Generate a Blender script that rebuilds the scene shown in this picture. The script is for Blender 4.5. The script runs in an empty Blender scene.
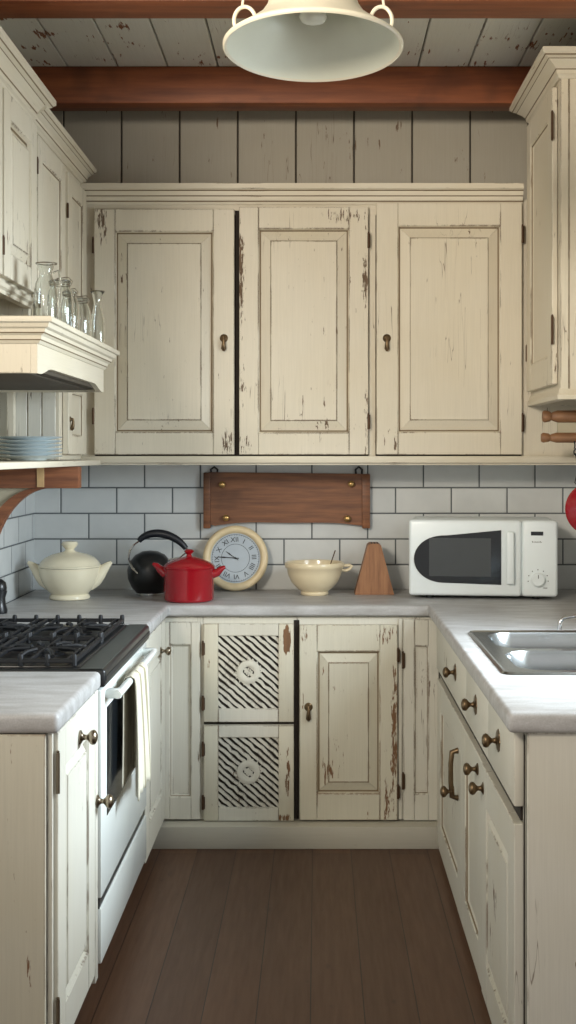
import bpy, bmesh, math, random
from mathutils import Vector, Matrix
random.seed(7)
S = bpy.context.scene
C = S.collection
PI = math.pi

# ------------------------------------------------------------------ camera
FPX = 1250.0                      # focal length in pixels of the 576x1024 frame
cd = bpy.data.cameras.new('camera')
cam = bpy.data.objects.new('camera', cd); C.objects.link(cam)
cam.location = (0, 0, 1.48); cam.rotation_euler = (PI/2, 0, 0)
cd.sensor_fit = 'VERTICAL'; cd.sensor_height = 36.0
cd.lens = FPX*36.0/1024.0
cd.shift_x = -30.0/1024.0
cd.shift_y = -57.0/1024.0
cd.clip_start = 0.05
S.camera = cam

# ------------------------------------------------------------------ world, lights, exposure
w = bpy.data.worlds.new('world'); S.world = w; w.use_nodes = True
bg = w.node_tree.nodes['Background']
bg.inputs[0].default_value = (1.0, 0.97, 0.93, 1); bg.inputs[1].default_value = 0.54
S.view_settings.view_transform = 'Standard'
try: S.view_settings.look = 'None'
except Exception: pass
S.view_settings.gamma = 1.0; S.view_settings.use_curve_mapping = False
S.view_settings.exposure = 0.46

def area(name, loc, target, size, size_y, power, color, spread=180):
    l = bpy.data.lights.new(name, 'AREA'); l.shape = 'RECTANGLE'; l.size = size; l.size_y = size_y
    l.energy = power; l.color = color; l.spread = math.radians(spread)
    o = bpy.data.objects.new(name, l); C.objects.link(o); o.location = loc
    o.rotation_euler = (Vector(target)-Vector(loc)).to_track_quat('-Z', 'Y').to_euler()
    return o
area('window_light', (1.42, 3.30, 1.75), (-0.8, 3.55, 0.55), 1.0, 1.0, 50, (0.80, 0.92, 1.0), 120)      # daylight outside the window over the sink
area('room_light_warm', (-1.5, 0.3, 2.6), (0.95, 4.7, 2.3), 0.7, 0.6, 20, (1.0, 0.90, 0.76), 80)

# ------------------------------------------------------------------ node helpers
def srgb(r, g, b):
    f = lambda c: (c/255/12.92) if c/255 <= 0.04045 else ((c/255+0.055)/1.055)**2.4
    return (f(r), f(g), f(b), 1)
class NT:
    def __init__(s, name):
        s.m = bpy.data.materials.new(name); s.m.use_nodes = True
        s.t = s.m.node_tree; s.b = s.t.nodes['Principled BSDF']
    def n(s, typ, **kw):
        x = s.t.nodes.new(typ)
        for k, v in kw.items(): setattr(x, k, v)
        return x
    def l(s, a, b): s.t.links.new(a, b)
    def pos(s): return s.n('ShaderNodeNewGeometry').outputs['Position']
    def vmul(s, v, sc, off=(0, 0, 0)):
        m = s.n('ShaderNodeVectorMath', operation='MULTIPLY_ADD'); s.l(v, m.inputs[0])
        m.inputs[1].default_value = sc; m.inputs[2].default_value = off; return m.outputs[0]
    def noise(s, vec, scale=1.0, detail=3.0, rough=0.55):
        x = s.n('ShaderNodeTexNoise'); s.l(vec, x.inputs['Vector'])
        x.inputs['Scale'].default_value = scale; x.inputs['Detail'].default_value = detail
        x.inputs['Roughness'].default_value = rough; return x.outputs['Fac']
    def rng(s, v, a, b, c=0.0, d=1.0):
        x = s.n('ShaderNodeMapRange'); s.l(v, x.inputs[0])
        for i, q in enumerate((a, b, c, d)): x.inputs[i+1].default_value = q
        return x.outputs[0]
    def math(s, op, a, b=None):
        x = s.n('ShaderNodeMath', operation=op)
        for i, q in enumerate((a, b)):
            if q is None: continue
            if isinstance(q, (int, float)): x.inputs[i].default_value = q
            else: s.l(q, x.inputs[i])
        return x.outputs[0]
    def mix(s, f, a, b):
        x = s.n('ShaderNodeMix', data_type='RGBA')
        for sock, q in ((x.inputs[0], f), (x.inputs[6], a), (x.inputs[7], b)):
            if isinstance(q, (int, float, tuple)): sock.default_value = q
            else: s.l(q, sock)
        return x.outputs[2]
    def bump(s, h, strength=0.3, dist=0.002):
        x = s.n('ShaderNodeBump'); x.inputs['Strength'].default_value = strength
        x.inputs['Distance'].default_value = dist; s.l(h, x.inputs['Height']); s.l(x.outputs[0], s.b.inputs['Normal'])
    def col(s, v):
        if isinstance(v, tuple): s.b.inputs['Base Color'].default_value = v
        else: s.l(v, s.b.inputs['Base Color'])
    def set(s, rough=None, metal=None):
        if rough is not None:
            if isinstance(rough, (int, float)): s.b.inputs['Roughness'].default_value = rough
            else: s.l(rough, s.b.inputs['Roughness'])
        if metal is not None: s.b.inputs['Metallic'].default_value = metal

def paint(name, base, chip=(92, 74, 58), amount=0.0, edge=0.5, axis=2, grain=0.03, patches=()):
    """old brushed paint: grain along one axis, flaked patches and rubbed edges"""
    t = NT(name); p = t.pos()
    long = [60, 60, 60]; long[axis] = 9
    hair = [260, 260, 260]; hair[axis] = 7
    n1 = t.noise(t.vmul(p, tuple(long)), 1.0, 5, 0.65)
    n2 = t.noise(p, 5.5, 2)
    n3 = t.noise(t.vmul(p, tuple(hair)), 1.0, 2)
    sc = t.math('ADD', t.math('MULTIPLY', n1, 0.55), t.math('MULTIPLY', n2, 0.45))
    chips = t.rng(sc, 0.655-amount, 0.668-amount)
    if patches:
        sep = t.n('ShaderNodeSeparateXYZ'); t.l(p, sep.inputs[0]); tot = 0.0
        for cx, cz, rx, rz, k in patches:
            dx = t.math('POWER', t.math('ABSOLUTE', t.math('DIVIDE', t.math('SUBTRACT', sep.outputs[0], cx), rx)), 2.0)
            dz = t.math('POWER', t.math('ABSOLUTE', t.math('DIVIDE', t.math('SUBTRACT', sep.outputs[2], cz), rz)), 2.0)
            f = t.math('MAXIMUM', t.math('SUBTRACT', 1.0, t.math('ADD', dx, dz)), 0.0)
            tot = t.math('ADD', t.math('MULTIPLY', f, k), tot)
        fine = [150, 150, 150]; fine[axis] = 26
        n4 = t.noise(t.vmul(p, tuple(fine)), 1.0, 4, 0.7)
        pc = t.math('ADD', t.math('ADD', t.math('MULTIPLY', n1, 0.4), t.math('MULTIPLY', n4, 0.6)), t.math('MULTIPLY', tot, 1.0))
        chips = t.math('MAXIMUM', chips, t.rng(pc, 0.625, 0.66))
    crack_n = [34, 34, 34]; crack_n[axis] = 1.6
    cr = t.noise(t.vmul(p, tuple(crack_n), (3, 7, 1)), 1.0, 2, 0.5)
    crack = t.math('SUBTRACT', 1.0, t.rng(t.math('ABSOLUTE', t.math('SUBTRACT', cr, 0.5)), 0.0015, 0.0045))
    crack = t.math('MULTIPLY', crack, t.rng(t.noise(p, 3.1, 3), 0.60-amount, 0.63-amount))
    g = t.n('ShaderNodeNewGeometry'); bv = t.n('ShaderNodeBevel', samples=4); bv.inputs['Radius'].default_value = 0.006
    d = t.n('ShaderNodeVectorMath', operation='DOT_PRODUCT'); t.l(g.outputs['Normal'], d.inputs[0]); t.l(bv.outputs[0], d.inputs[1])
    e = t.rng(d.outputs['Value'], 0.985, 0.90)
    en = t.math('MULTIPLY', e, t.rng(t.math('ADD', t.math('MULTIPLY', n1, 0.5), t.math('MULTIPLY', n2, 0.5)), 0.60-edge*0.16, 0.66-edge*0.16))
    mask = t.math('MAXIMUM', t.math('MAXIMUM', chips, t.math('MULTIPLY', crack, 0.7)), t.math('MULTIPLY', en, 0.85))
    c0 = t.mix(t.rng(n3, 0.3, 0.7), srgb(*[c*(1-grain) for c in base]), srgb(*base))
    c0 = t.mix(t.rng(t.noise(p, 2.3, 3), 0.35, 0.75, 0, 0.35), c0, srgb(base[0]*0.93, base[1]*0.90, base[2]*0.82))
    cc = t.mix(n1, srgb(*[c*0.6 for c in chip]), srgb(*[min(255, c*1.35) for c in chip]))
    t.col(t.mix(mask, c0, cc)); t.set(rough=t.rng(mask, 0, 1, 0.5, 0.85))
    t.bump(t.math('SUBTRACT', t.math('MULTIPLY', n3, 0.10), mask), 0.35, 0.0012)
    return t.m

def wood(name, a, b, axis=0, rough=0.55, freq=16, dark=None):
    t = NT(name); p = t.pos()
    sc = [freq*3, freq*3, freq*3]; sc[axis] = freq*0.22
    n1 = t.noise(t.vmul(p, tuple(sc)), 1.0, 5, 0.6)
    n2 = t.noise(p, 3.5, 3)
    c = t.mix(t.rng(n1, 0.3, 0.7), srgb(*a), srgb(*b))
    if dark: c = t.mix(t.rng(n2, 0.55, 0.78), c, srgb(*dark))
    t.col(c); t.set(rough=rough); t.bump(n1, 0.3, 0.002)
    return t.m

def plain(name, c, rough=0.5, metal=0.0, var=0.06, coat=0.0):
    t = NT(name); n = t.noise(t.pos(), 22, 3)
    t.col(t.mix(n, srgb(*[x*(1-var) for x in c]), srgb(*[min(255, x*(1+var*0.5)) for x in c])))
    t.set(rough=rough, metal=metal)
    if coat: t.b.inputs['Coat Weight'].default_value = coat; t.b.inputs['Coat Roughness'].default_value = 0.1
    return t.m

M = {}
M['cream'] = paint('cream_paint', (212, 203, 184), amount=0.008, edge=0.55)
M['cream_x'] = paint('cream_paint_run_x', (212, 203, 184), amount=-0.02, edge=0.3, axis=0)
M['cream_y'] = paint('cream_paint_run_y', (212, 203, 184), amount=-0.02, edge=0.2, axis=1)
M['worn'] = paint('worn_cream_paint', (212, 203, 184), amount=0.02, edge=0.9,
    patches=((-0.86, 2.42, 0.035, 0.14, 0.16), (-0.36, 1.52, 0.035, 0.09, 0.16), (-0.305, 2.20, 0.022, 0.28, 0.17), (0.10, 2.43, 0.12, 0.04, 0.13),
             (0.185, 2.18, 0.018, 0.16, 0.17), (-0.29, 1.52, 0.03, 0.07, 0.12), (-0.30, 1.75, 0.02, 0.15, 0.10), (0.19, 1.6, 0.012, 0.2, 0.1)))
M['base'] = paint('cool_lit_cream_paint', (210, 207, 196), amount=0.008, edge=0.55)  # cream paled for base cabinets: cool window light put into the colour
M['base_worn'] = paint('worn_cool_lit_cream_paint', (206, 201, 184), chip=(105, 76, 52), amount=0.02, edge=1.0,  # chipped variant, its cream also paled to carry window light
    patches=((0.290, 0.42, 0.020, 0.36, 0.20), (0.262, 0.17, 0.02, 0.12, 0.17), (0.26, 0.80, 0.045, 0.05, 0.14), (-0.04, 0.78, 0.03, 0.09, 0.10),
             (-0.118, 0.775, 0.018, 0.065, 0.40), (-0.115, 0.26, 0.012, 0.14, 0.20), (-0.15, 0.10, 0.09, 0.02, 0.15)))
M['base_x'] = paint('cool_lit_cream_paint_run_x', (190, 186, 174), amount=0.015, edge=0.3, axis=0)
M['glaze'] = plain('umber_glaze', (122, 104, 78), 0.7)
M['gap'] = plain('dark_wood_gap_toe_shade', (40, 33, 27), 0.9)
M['brass'] = plain('aged_brass', (118, 98, 74), 0.38, 0.9, 0.25)
M['nickel'] = plain('aged_nickel', (150, 138, 120), 0.28, 1.0, 0.2)
M['bright_brass'] = plain('bright_brass', (196, 160, 104), 0.3, 0.9)
M['rust'] = plain('rusty_hinge', (88, 66, 48), 0.6, 0.6, 0.3)
M['white_enamel'] = plain('white_enamel', (222, 226, 222), 0.25, 0, 0.015, 0.3)
M['mw_white'] = plain('microwave_white', (230, 238, 240), 0.32, 0, 0.01, 0.2)
M['black'] = plain('black_enamel', (26, 28, 30), 0.32, 0, 0.1)
M['graphite'] = plain('graphite_trim', (66, 70, 68), 0.4, 0.2, 0.1)
M['iron'] = plain('cast_iron', (24, 26, 30), 0.5, 0.3, 0.2)
M['darkglass'] = plain('dark_oven_glass', (22, 26, 30), 0.12, 0, 0.05)
M['darkglass2'] = plain('microwave_window_mesh', (62, 66, 68), 0.3, 0, 0.05)
M['steel'] = plain('stainless_steel', (176, 180, 182), 0.24, 1.0, 0.04)
M['chrome'] = plain('chrome', (210, 212, 215), 0.12, 1.0, 0.02)
M['red'] = plain('red_enamel', (150, 14, 28), 0.22, 0, 0.05, 0.5)
M['blackpl'] = plain('black_plastic', (22, 25, 32), 0.4, 0, 0.1)
M['stone'] = plain('cream_stoneware', (234, 224, 196), 0.25, 0, 0.03, 0.4)
M['stone2'] = plain('ivory_stoneware', (226, 210, 176), 0.28, 0, 0.03, 0.4)
M['plate'] = plain('pale_blue_china', (196, 206, 208), 0.25, 0, 0.03, 0.4)
M['shade_out'] = plain('white_shade_enamel', (226, 218, 196), 0.35, 0, 0.03)
M['shade_in'] = plain('inner_shade_enamel', (220, 220, 202), 0.4, 0, 0.02)
M['bulb'] = plain('frosted_bulb', (235, 232, 215), 0.3, 0, 0.0)
M['face'] = plain('clock_face', (176, 188, 198), 0.5, 0, 0.04)
M['ink'] = plain('black_ink', (36, 38, 44), 0.6)
M['clockrim'] = plain('cream_clock_rim', (228, 208, 168), 0.4, 0, 0.07)
M['cloth'] = plain('linen', (206, 200, 182), 0.9, 0, 0.06)
M['cloth_stripe'] = plain('linen_stripe', (150, 142, 118), 0.9)
M['plaque'] = wood('walnut_board', (98, 60, 38), (142, 92, 58), 0, 0.5, 20, (46, 30, 22))
M['bracket'] = wood('oak_bracket', (98, 56, 34), (146, 90, 56), 0, 0.6, 20)
M['peg'] = plain('pale_wood_peg', (196, 160, 112), 0.6, 0, 0.15)
M['block'] = wood('knife_block_wood', (124, 82, 54), (168, 120, 82), 2, 0.55, 26)
M['rack'] = wood('rack_wood', (112, 76, 50), (150, 108, 72), 0, 0.55, 24, (90, 58, 40))
M['beam'] = wood('redwood_beam', (112, 58, 32), (152, 86, 48), 0, 0.55, 10, (78, 42, 26))
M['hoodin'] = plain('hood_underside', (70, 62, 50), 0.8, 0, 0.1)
M['beige'] = plain('beige_wall_paint', (176, 166, 142), 0.8, 0, 0.05)
M['cord'] = plain('black_cord', (25, 22, 22), 0.7)

def glass_mat():
    t = NT('clear_glass')
    t.b.inputs['Transmission Weight'].default_value = 1.0
    t.b.inputs['IOR'].default_value = 1.47
    t.b.inputs['Roughness'].default_value = 0.03
    t.col(t.mix(t.noise(t.pos(), 30, 2), (0.90, 0.93, 0.92, 1), (0.97, 0.98, 0.97, 1)))
    return t.m
M['glass'] = glass_mat()

def tile_mat(name, axis, off):
    t = NT(name); p = t.pos()
    sx = t.n('ShaderNodeSeparateXYZ'); t.l(p, sx.inputs[0])
    cx = t.n('ShaderNodeCombineXYZ')
    t.l(t.math('ADD', sx.outputs[axis], off), cx.inputs[0]); t.l(t.math('ADD', sx.outputs[2], -0.905+1.09), cx.inputs[1])
    br = t.n('ShaderNodeTexBrick'); t.l(cx.outputs[0], br.inputs['Vector'])
    br.inputs['Scale'].default_value = 1.0; br.inputs['Brick Width'].default_value = 0.237
    br.inputs['Row Height'].default_value = 0.109; br.inputs['Mortar Size'].default_value = 0.0032
    br.inputs['Mortar Smooth'].default_value = 0.1
    br.inputs['Color1'].default_value = srgb(206, 209, 208); br.inputs['Color2'].default_value = srgb(214, 216, 214)
    br.inputs['Mortar'].default_value = srgb(84, 88, 90)
    b2 = t.n('ShaderNodeTexBrick'); t.l(cx.outputs[0], b2.inputs['Vector'])
    for k, v in (('Scale', 1.0), ('Brick Width', 0.237), ('Row Height', 0.109), ('Mortar Size', 0.009), ('Mortar Smooth', 1.0)):
        b2.inputs[k].default_value = v
    t.col(t.mix(t.rng(t.noise(p, 9, 4), 0.3, 0.8, 0, 0.25), br.outputs['Color'], srgb(160, 166, 168)))
    t.set(rough=t.rng(br.outputs['Fac'], 0, 1, 0.22, 0.9))
    t.bump(t.math('SUBTRACT', t.math('MULTIPLY', t.noise(p, 14, 2), 0.12), b2.outputs['Fac']), 0.5, 0.003)
    return t.m
M['tile'] = tile_mat('blue_grey_subway_tile', 0, 1.0925+2.37)
M['tile_side'] = tile_mat('blue_grey_subway_tile_side', 1, 0.06)

def counter_mat():
    t = NT('grey_worktop'); p = t.pos()
    a = t.noise(t.vmul(p, (7, 26, 26)), 1.0, 5, 0.6); b = t.noise(p, 260, 2)
    c = t.mix(t.rng(a, 0.3, 0.72), srgb(158, 156, 154), srgb(196, 196, 197))
    t.col(t.mix(t.rng(b, 0.35, 0.75, 0, 0.3), c, srgb(128, 122, 116))); t.set(rough=0.42)
    t.bump(b, 0.15, 0.001)
    return t.m
M['counter'] = counter_mat()

def floor_mat():
    t = NT('dark_plank_floor'); p = t.pos()
    sx = t.n('ShaderNodeSeparateXYZ'); t.l(p, sx.inputs[0]); cx = t.n('ShaderNodeCombineXYZ')
    t.l(t.math('ADD', sx.outputs[1], 10.0), cx.inputs[0]); t.l(t.math('ADD', sx.outputs[0], 10*0.143*2+0.02), cx.inputs[1])
    br = t.n('ShaderNodeTexBrick'); t.l(cx.outputs[0], br.inputs['Vector'])
    br.offset = 0.37
    for k, v in (('Scale', 1.0), ('Brick Width', 2.6), ('Row Height', 0.143), ('Mortar Size', 0.0016), ('Mortar Smooth', 0.1)):
        br.inputs[k].default_value = v
    br.inputs['Color1'].default_value = srgb(84, 58, 42); br.inputs['Color2'].default_value = srgb(106, 75, 54)
    br.inputs['Mortar'].default_value = srgb(34, 22, 17)
    g = t.noise(t.vmul(p, (60, 4, 60)), 1.0, 5, 0.6); k = t.noise(t.vmul(p, (14, 6, 14)), 1.0, 3)
    c = t.mix(t.rng(g, 0.3, 0.75, 0, 0.45), br.outputs['Color'], srgb(64, 43, 31))
    c = t.mix(t.rng(k, 0.66, 0.76, 0, 0.7), c, srgb(44, 28, 21))
    t.col(c); t.set(rough=t.rng(g, 0, 1, 0.36, 0.55)); t.bump(t.math('SUBTRACT', g, br.outputs['Fac']), 0.3, 0.002)
    return t.m
M['floor'] = floor_mat()
M['board_c'] = paint('ceiling_board_paint', (222, 222, 214), chip=(112, 72, 50), amount=0.055, edge=0.3, axis=1)
M['board_w'] = paint('wall_board_paint', (172, 166, 152), chip=(96, 78, 62), amount=0.03, edge=0.2)

# ------------------------------------------------------------------ mesh helpers
class B:
    """collects shapes, then links them as ONE mesh object"""
    def __init__(s): s.bm = bmesh.new(); s.ms = []
    def mi(s, m):
        if m not in s.ms: s.ms.append(m)
        return s.ms.index(m)
    def box(s, x0, x1, y0, y1, z0, z1, m, bev=0.0, seg=2):
        bm = s.bm; i = s.mi(m)
        vs = [bm.verts.new((x, y, z)) for x in (x0, x1) for y in (y0, y1) for z in (z0, z1)]
        F = [(0, 1, 3, 2), (4, 6, 7, 5), (0, 4, 5, 1), (2, 3, 7, 6), (0, 2, 6, 4), (1, 5, 7, 3)]
        fs = [bm.faces.new([vs[k] for k in f]) for f in F]
        for f in fs: f.material_index = i
        if bev:
            es = list({e for f in fs for e in f.edges})
            r = bmesh.ops.bevel(bm, geom=es, offset=bev, segments=seg, profile=0.5, affect='EDGES')
            for f in r['faces']: f.material_index = i
        return s
    def ring(s, pts, closed=True): return [s.bm.verts.new(p) for p in pts]
    def bridge(s, a, b, m, closed=True, flip=False):
        n = len(a); i = s.mi(m)
        for k in range(n if closed else n-1):
            q = [a[k], a[(k+1) % n], b[(k+1) % n], b[k]]
            if flip: q.reverse()
            try: f = s.bm.faces.new(q); f.material_index = i
            except ValueError: pass
    def cap(s, a, m, flip=False):
        try:
            f = s.bm.faces.new(a[::-1] if flip else a); f.material_index = s.mi(m)
        except ValueError: pass
    def lathe(s, prof, m, n=48, mat=None, squash=(1, 1)):
        """prof: (r, z) pairs; closes on the axis when r == 0"""
        rings = []
        for r, z in prof:
            if r < 1e-6: rings.append([s.bm.verts.new(Vector((0, 0, z)) if mat is None else mat @ Vector((0, 0, z)))])
            else:
                pts = [Vector((r*squash[0]*math.cos(2*PI*k/n), r*squash[1]*math.sin(2*PI*k/n), z)) for k in range(n)]
                rings.append([s.bm.verts.new(p if mat is None else mat @ p) for p in pts])
        i = s.mi(m)
        for a, b in zip(rings, rings[1:]):
            for k in range(n):
                k2 = (k+1) % n
                q = ([a[0]] if len(a) == 1 else [a[k], a[k2]]) + ([b[0]] if len(b) == 1 else [b[k2], b[k]])
                if len(q) < 3: continue
                try: f = s.bm.faces.new(q); f.material_index = i
                except ValueError: pass
        return s
    def tube(s, pts, r, m, n=10, closed=False, flat=1.0):
        pts = [Vector(p) for p in pts]; N = len(pts); rings = []; up = None
        rr = r if isinstance(r, (list, tuple)) else [r]*N
        for k, p in enumerate(pts):
            if closed: d = (pts[(k+1) % N]-pts[k-1]).normalized()
            else: d = (pts[min(k+1, N-1)]-pts[max(k-1, 0)]).normalized()
            if up is None:
                up = d.orthogonal().normalized()
                if abs(d.y) < 0.9 : up = (Vector((0, 1, 0))-d*d.y).normalized()
            else: up = (up-d*up.dot(d)).normalized()
            sd = d.cross(up)
            rings.append([s.bm.verts.new(p+(up*math.cos(2*PI*j/n)*flat+sd*math.sin(2*PI*j/n))*rr[k]) for j in range(n)])
        for a, b in zip(rings, rings[1:]+([rings[0]] if closed else [])): s.bridge(a, b, m)
        if not closed: s.cap(rings[0], m, True); s.cap(rings[-1], m)
        return s
    def prism(s, poly, lo, hi, m, plane='xz', bev=0):
        """extrude polygon (a,b) along the remaining axis between lo and hi"""
        def P(a, b, c): return {'xz': (a, c, b), 'yz': (c, a, b), 'xy': (a, b, c)}[plane]
        A = [s.bm.verts.new(P(a, b, lo)) for a, b in poly]; Bv = [s.bm.verts.new(P(a, b, hi)) for a, b in poly]
        s.bridge(A, Bv, m); s.cap(A, m, True); s.cap(Bv, m)
        if bev:
            fs = set(f for v in A+Bv for f in v.link_faces)
            es = [e for e in {e for f in fs for e in f.edges} if len(e.link_faces) == 2 and e.calc_face_angle(0) > 0.6]
            i = s.mi(m); r = bmesh.ops.bevel(s.bm, geom=es, offset=bev, segments=2, profile=0.5, affect='EDGES')
            for f in r['faces']: f.material_index = i
        return s
    def sweep(s, path, prof, m, side=1):
        """moulding: path = 2D points (x,y); prof = (outward, z); mitred corners"""
        path = [Vector(p) for p in path]; N = len(path); rows = []
        nr = []
        for a, b in zip(path, path[1:]):
            d = (b-a).normalized(); nr.append(Vector((d.y, -d.x))*side)
        for k, p in enumerate(path):
            if k == 0: o = nr[0]
            elif k == N-1: o = nr[-1]
            else:
                o = (nr[k-1]+nr[k]); o = o/(o.dot(nr[k]))
            rows.append([s.bm.verts.new((p.x+o.x*q[0], p.y+o.y*q[0], q[1])) for q in prof])
        for a, b in zip(rows, rows[1:]):
            for k in range(len(prof)):
                k2 = (k+1) % len(prof); mm = prof[k][2] if len(prof[k]) > 2 else m
                f = s.bm.faces.new((a[k], a[k2], b[k2], b[k])); f.material_index = s.mi(mm)
        s.cap(rows[0], m); s.cap(rows[-1], m, True)
        return s
    def grid(s, f, nu, nv, m):
        V = [[s.bm.verts.new(f(i/nu, j/nv)) for j in range(nv+1)] for i in range(nu+1)]
        k = s.mi(m)
        for i in range(nu):
            for j in range(nv):
                q = s.bm.faces.new((V[i][j], V[i+1][j], V[i+1][j+1], V[i][j+1])); q.material_index = k
        return s
    def build(s, name, parent=None, smooth=35, loc=None, rot=None, solid=0):
        bmesh.ops.recalc_face_normals(s.bm, faces=s.bm.faces)
        me = bpy.data.meshes.new(name); s.bm.to_mesh(me); s.bm.free()
        for m in s.ms: me.materials.append(M[m])
        for p in me.polygons: p.use_smooth = True
        me.set_sharp_from_angle(angle=math.radians(smooth))
        o = bpy.data.objects.new(name, me); C.objects.link(o)
        if loc: o.location = loc
        if rot: o.rotation_euler = rot
        if parent: o.parent = parent
        if solid:
            md = o.modifiers.new('thickness', 'SOLIDIFY'); md.thickness = solid; md.offset = 0
        return o

def tag(o, label, cat, group=None):
    o['label'] = label; o['category'] = cat
    if group: o['group'] = group
    return o
def thing(name, label, cat, loc=(0, 0, 0), rz=0.0, group=None):
    o = bpy.data.objects.new(name, None); C.objects.link(o); o.empty_display_size = 0.05
    o.location = loc; o.rotation_euler = (0, 0, rz); return tag(o, label, cat, group)
def struct(o): o['kind'] = 'structure'; return o

# ------------------------------------------------------------------ the room
WL, WR, WB, HC = -1.213, 1.15, 5.32, 3.03
b = B(); b.box(-3.2, 3.2, -1.6, WB+0.1, -0.06, 0, 'floor'); struct(b.build('floor'))
b = B()
b.box(-3.2, 3.2, -1.6, WB+0.1, HC+0.02, HC+0.08, 'gap')
x = -3.2
while x < 3.19:
    b.box(x+0.003, x+0.197, -1.6, WB, HC, HC+0.025, 'board_c', 0.003, 1); x += 0.2
struct(b.build('ceiling'))
b = B(); b.box(-1.3, 1.3, WB, WB+0.1, 0, HC+0.02, 'beige')
b.box(WL, WR, WB-0.008, WB+0.02, 0.90, 1.47, 'tile')
x = -0.0936-0.2468*5
while x < WR:
    b.box(max(x+0.003, WL), min(x+0.2438, WR), WB-0.014, WB, 2.45, HC, 'board_w', 0.003, 1); x += 0.2468
b.box(WL, WR, WB-0.003, WB, 2.45, HC, 'gap')
struct(b.build('wall_back'))
b = B(); b.box(WL-0.1, WL, 2.4, WB+0.1, 0, HC+0.02, 'beige')
b.box(WL-0.02, WL+0.008, 2.72, WB-0.008, 0.90, 1.40, 'tile_side'); struct(b.build('wall_left'))
b = B(); b.box(WR, WR+0.1, 2.4, 2.85, 0, HC+0.02, 'beige'); b.box(WR, WR+0.1, 3.80, WB+0.1, 0, HC+0.02, 'beige')
b.box(WR, WR+0.1, 2.85, 3.80, 0, 1.12, 'beige'); b.box(WR, WR+0.1, 2.85, 3.80, 2.10, HC+0.02, 'beige')
b.box(WR-0.008, WR+0.0, 2.72, WB-0.008, 0.90, 1.12, 'tile_side'); b.box(WR-0.008, WR+0.0, 3.86, WB-0.008, 1.12, 1.66, 'tile_side'); struct(b.build('wall_right'))
b = B()
for y0_, y1_, z0_, z1_ in ((2.80, 2.87, 1.09, 2.14), (3.78, 3.85, 1.09, 2.14), (2.80, 3.85, 1.07, 1.13), (2.80, 3.85, 2.08, 2.15), (3.315, 3.335, 1.12, 2.10), (2.86, 3.79, 1.60, 1.62)):
    b.box(WR-0.012, WR+0.06, y0_, y1_, z0_, z1_, 'base', 0.003)
struct(b.build('window_1'))

# ceiling beams
def beam(y0, y1, label):
    b = B(); b.box(WL, WR, y0, y1, HC-0.148, HC, 'beam', 0.006, 2)
    tag(b.build('ceiling_beam'), label, 'beam', 'wooden ceiling beams')
beam(4.98, 5.10, 'reddish brown wooden ceiling beam above the back wall cabinets, farther one')
beam(3.86, 4.02, 'reddish brown wooden ceiling beam at the top edge, just behind the hanging lamp')

# plinth board
b = B(); b.box(-0.66, 0.466, 4.69, 4.80, 0, 0.085, 'base_x', 0.004, 2); struct(b.build('baseboard_back'))

# ------------------------------------------------------------------ joinery
def rect(x0, x1, z0, z1, ins, y): return [(x0+ins, y, z0+ins), (x1-ins, y, z0+ins), (x1-ins, y, z1-ins), (x0+ins, y, z1-ins)]
def door(parent, x, z, wd, h, mat='cream', fr=0.08, rail=0.085, kind='raised', t=0.024, name='door', bw=0.05):
    """frame-and-panel door; front faces local -y; placed with its back on y=0 of the cabinet"""
    b = B()
    b.box(0.004, wd-0.004, -0.003, -0.001, 0.004, h-0.004, 'gap')
    for x0, x1 in ((0, fr), (wd-fr, wd)): b.box(x0, x1, -t, -0.0015, 0, h, mat, 0.0025)
    for z0, z1 in ((0, rail), (h-rail, h)): b.box(fr+0.0009, wd-fr-0.0009, -t+0.0006, -0.0015, z0, z1, mat, 0.0015, 1)
    x0, x1, z0, z1 = fr, wd-fr, rail, h-rail
    if kind == 'raised':
        prof = [(-0.004, -t+0.002, mat), (0.002, -t+0.005, mat), (0.005, -t+0.014, mat), (0.007, -t+0.0175, 'glaze'), (0.010, -t+0.0175, 'glaze'), (bw-0.002, -t+0.003, mat),
                (bw-0.0005, -t+0.0045, 'glaze'), (bw+0.001, -t+0.001, mat)]
    else:
        prof = [(-0.004, -t+0.002, mat), (0.003, -t+0.004, mat), (0.005, -t+0.008, 'glaze'), (0.011, -t+0.0115, mat), (0.013, -t+0.012, mat)]
    prev = None
    for ins, y, m in prof:
        y = min(y, -0.0045)
        r = b.ring(rect(x0, x1, z0, z1, ins, y))
        if prev: b.bridge(prev, r, m)
        prev = r
    b.cap(prev, mat)
    o = b.build(name, parent, loc=(x, 0, z), smooth=11); return o
def hinge(dr, x, z, h=0.05, m='rust'):
    b = B(); b.lathe([(0, 0), (0.0045, 0), (0.0045, h), (0, h)], m, 12)
    b.lathe([(0, h), (0.003, h), (0.004, h+0.004), (0, h+0.007)], m, 12)
    b.box(-0.001, 0.008, 0.001, 0.004, 0.002, h-0.002, m)
    return b.build('hinge', dr, loc=(x, -0.022, z))
YN = Matrix.Rotation(PI/2, 4, 'X')     # lathe axis +z -> -y (out of the door)
def knob(dr, x, z, m='brass', s=1.0, y=-0.02, shell=True):
    b = B()
    b.lathe([(0, 0), (0.017*s, 0), (0.0175*s, 0.003*s), (0.012*s, 0.006*s), (0.0075*s, 0.009*s), (0.006*s, 0.017*s), (0.010*s, 0.022*s),
             (0.0165*s, 0.027*s), (0.0185*s, 0.033*s), (0.016*s, 0.039*s), (0.008*s, 0.043*s), (0, 0.044*s)], m, 24, YN)
    return b.build('knob', dr, loc=(x, y, z), smooth=50)
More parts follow.
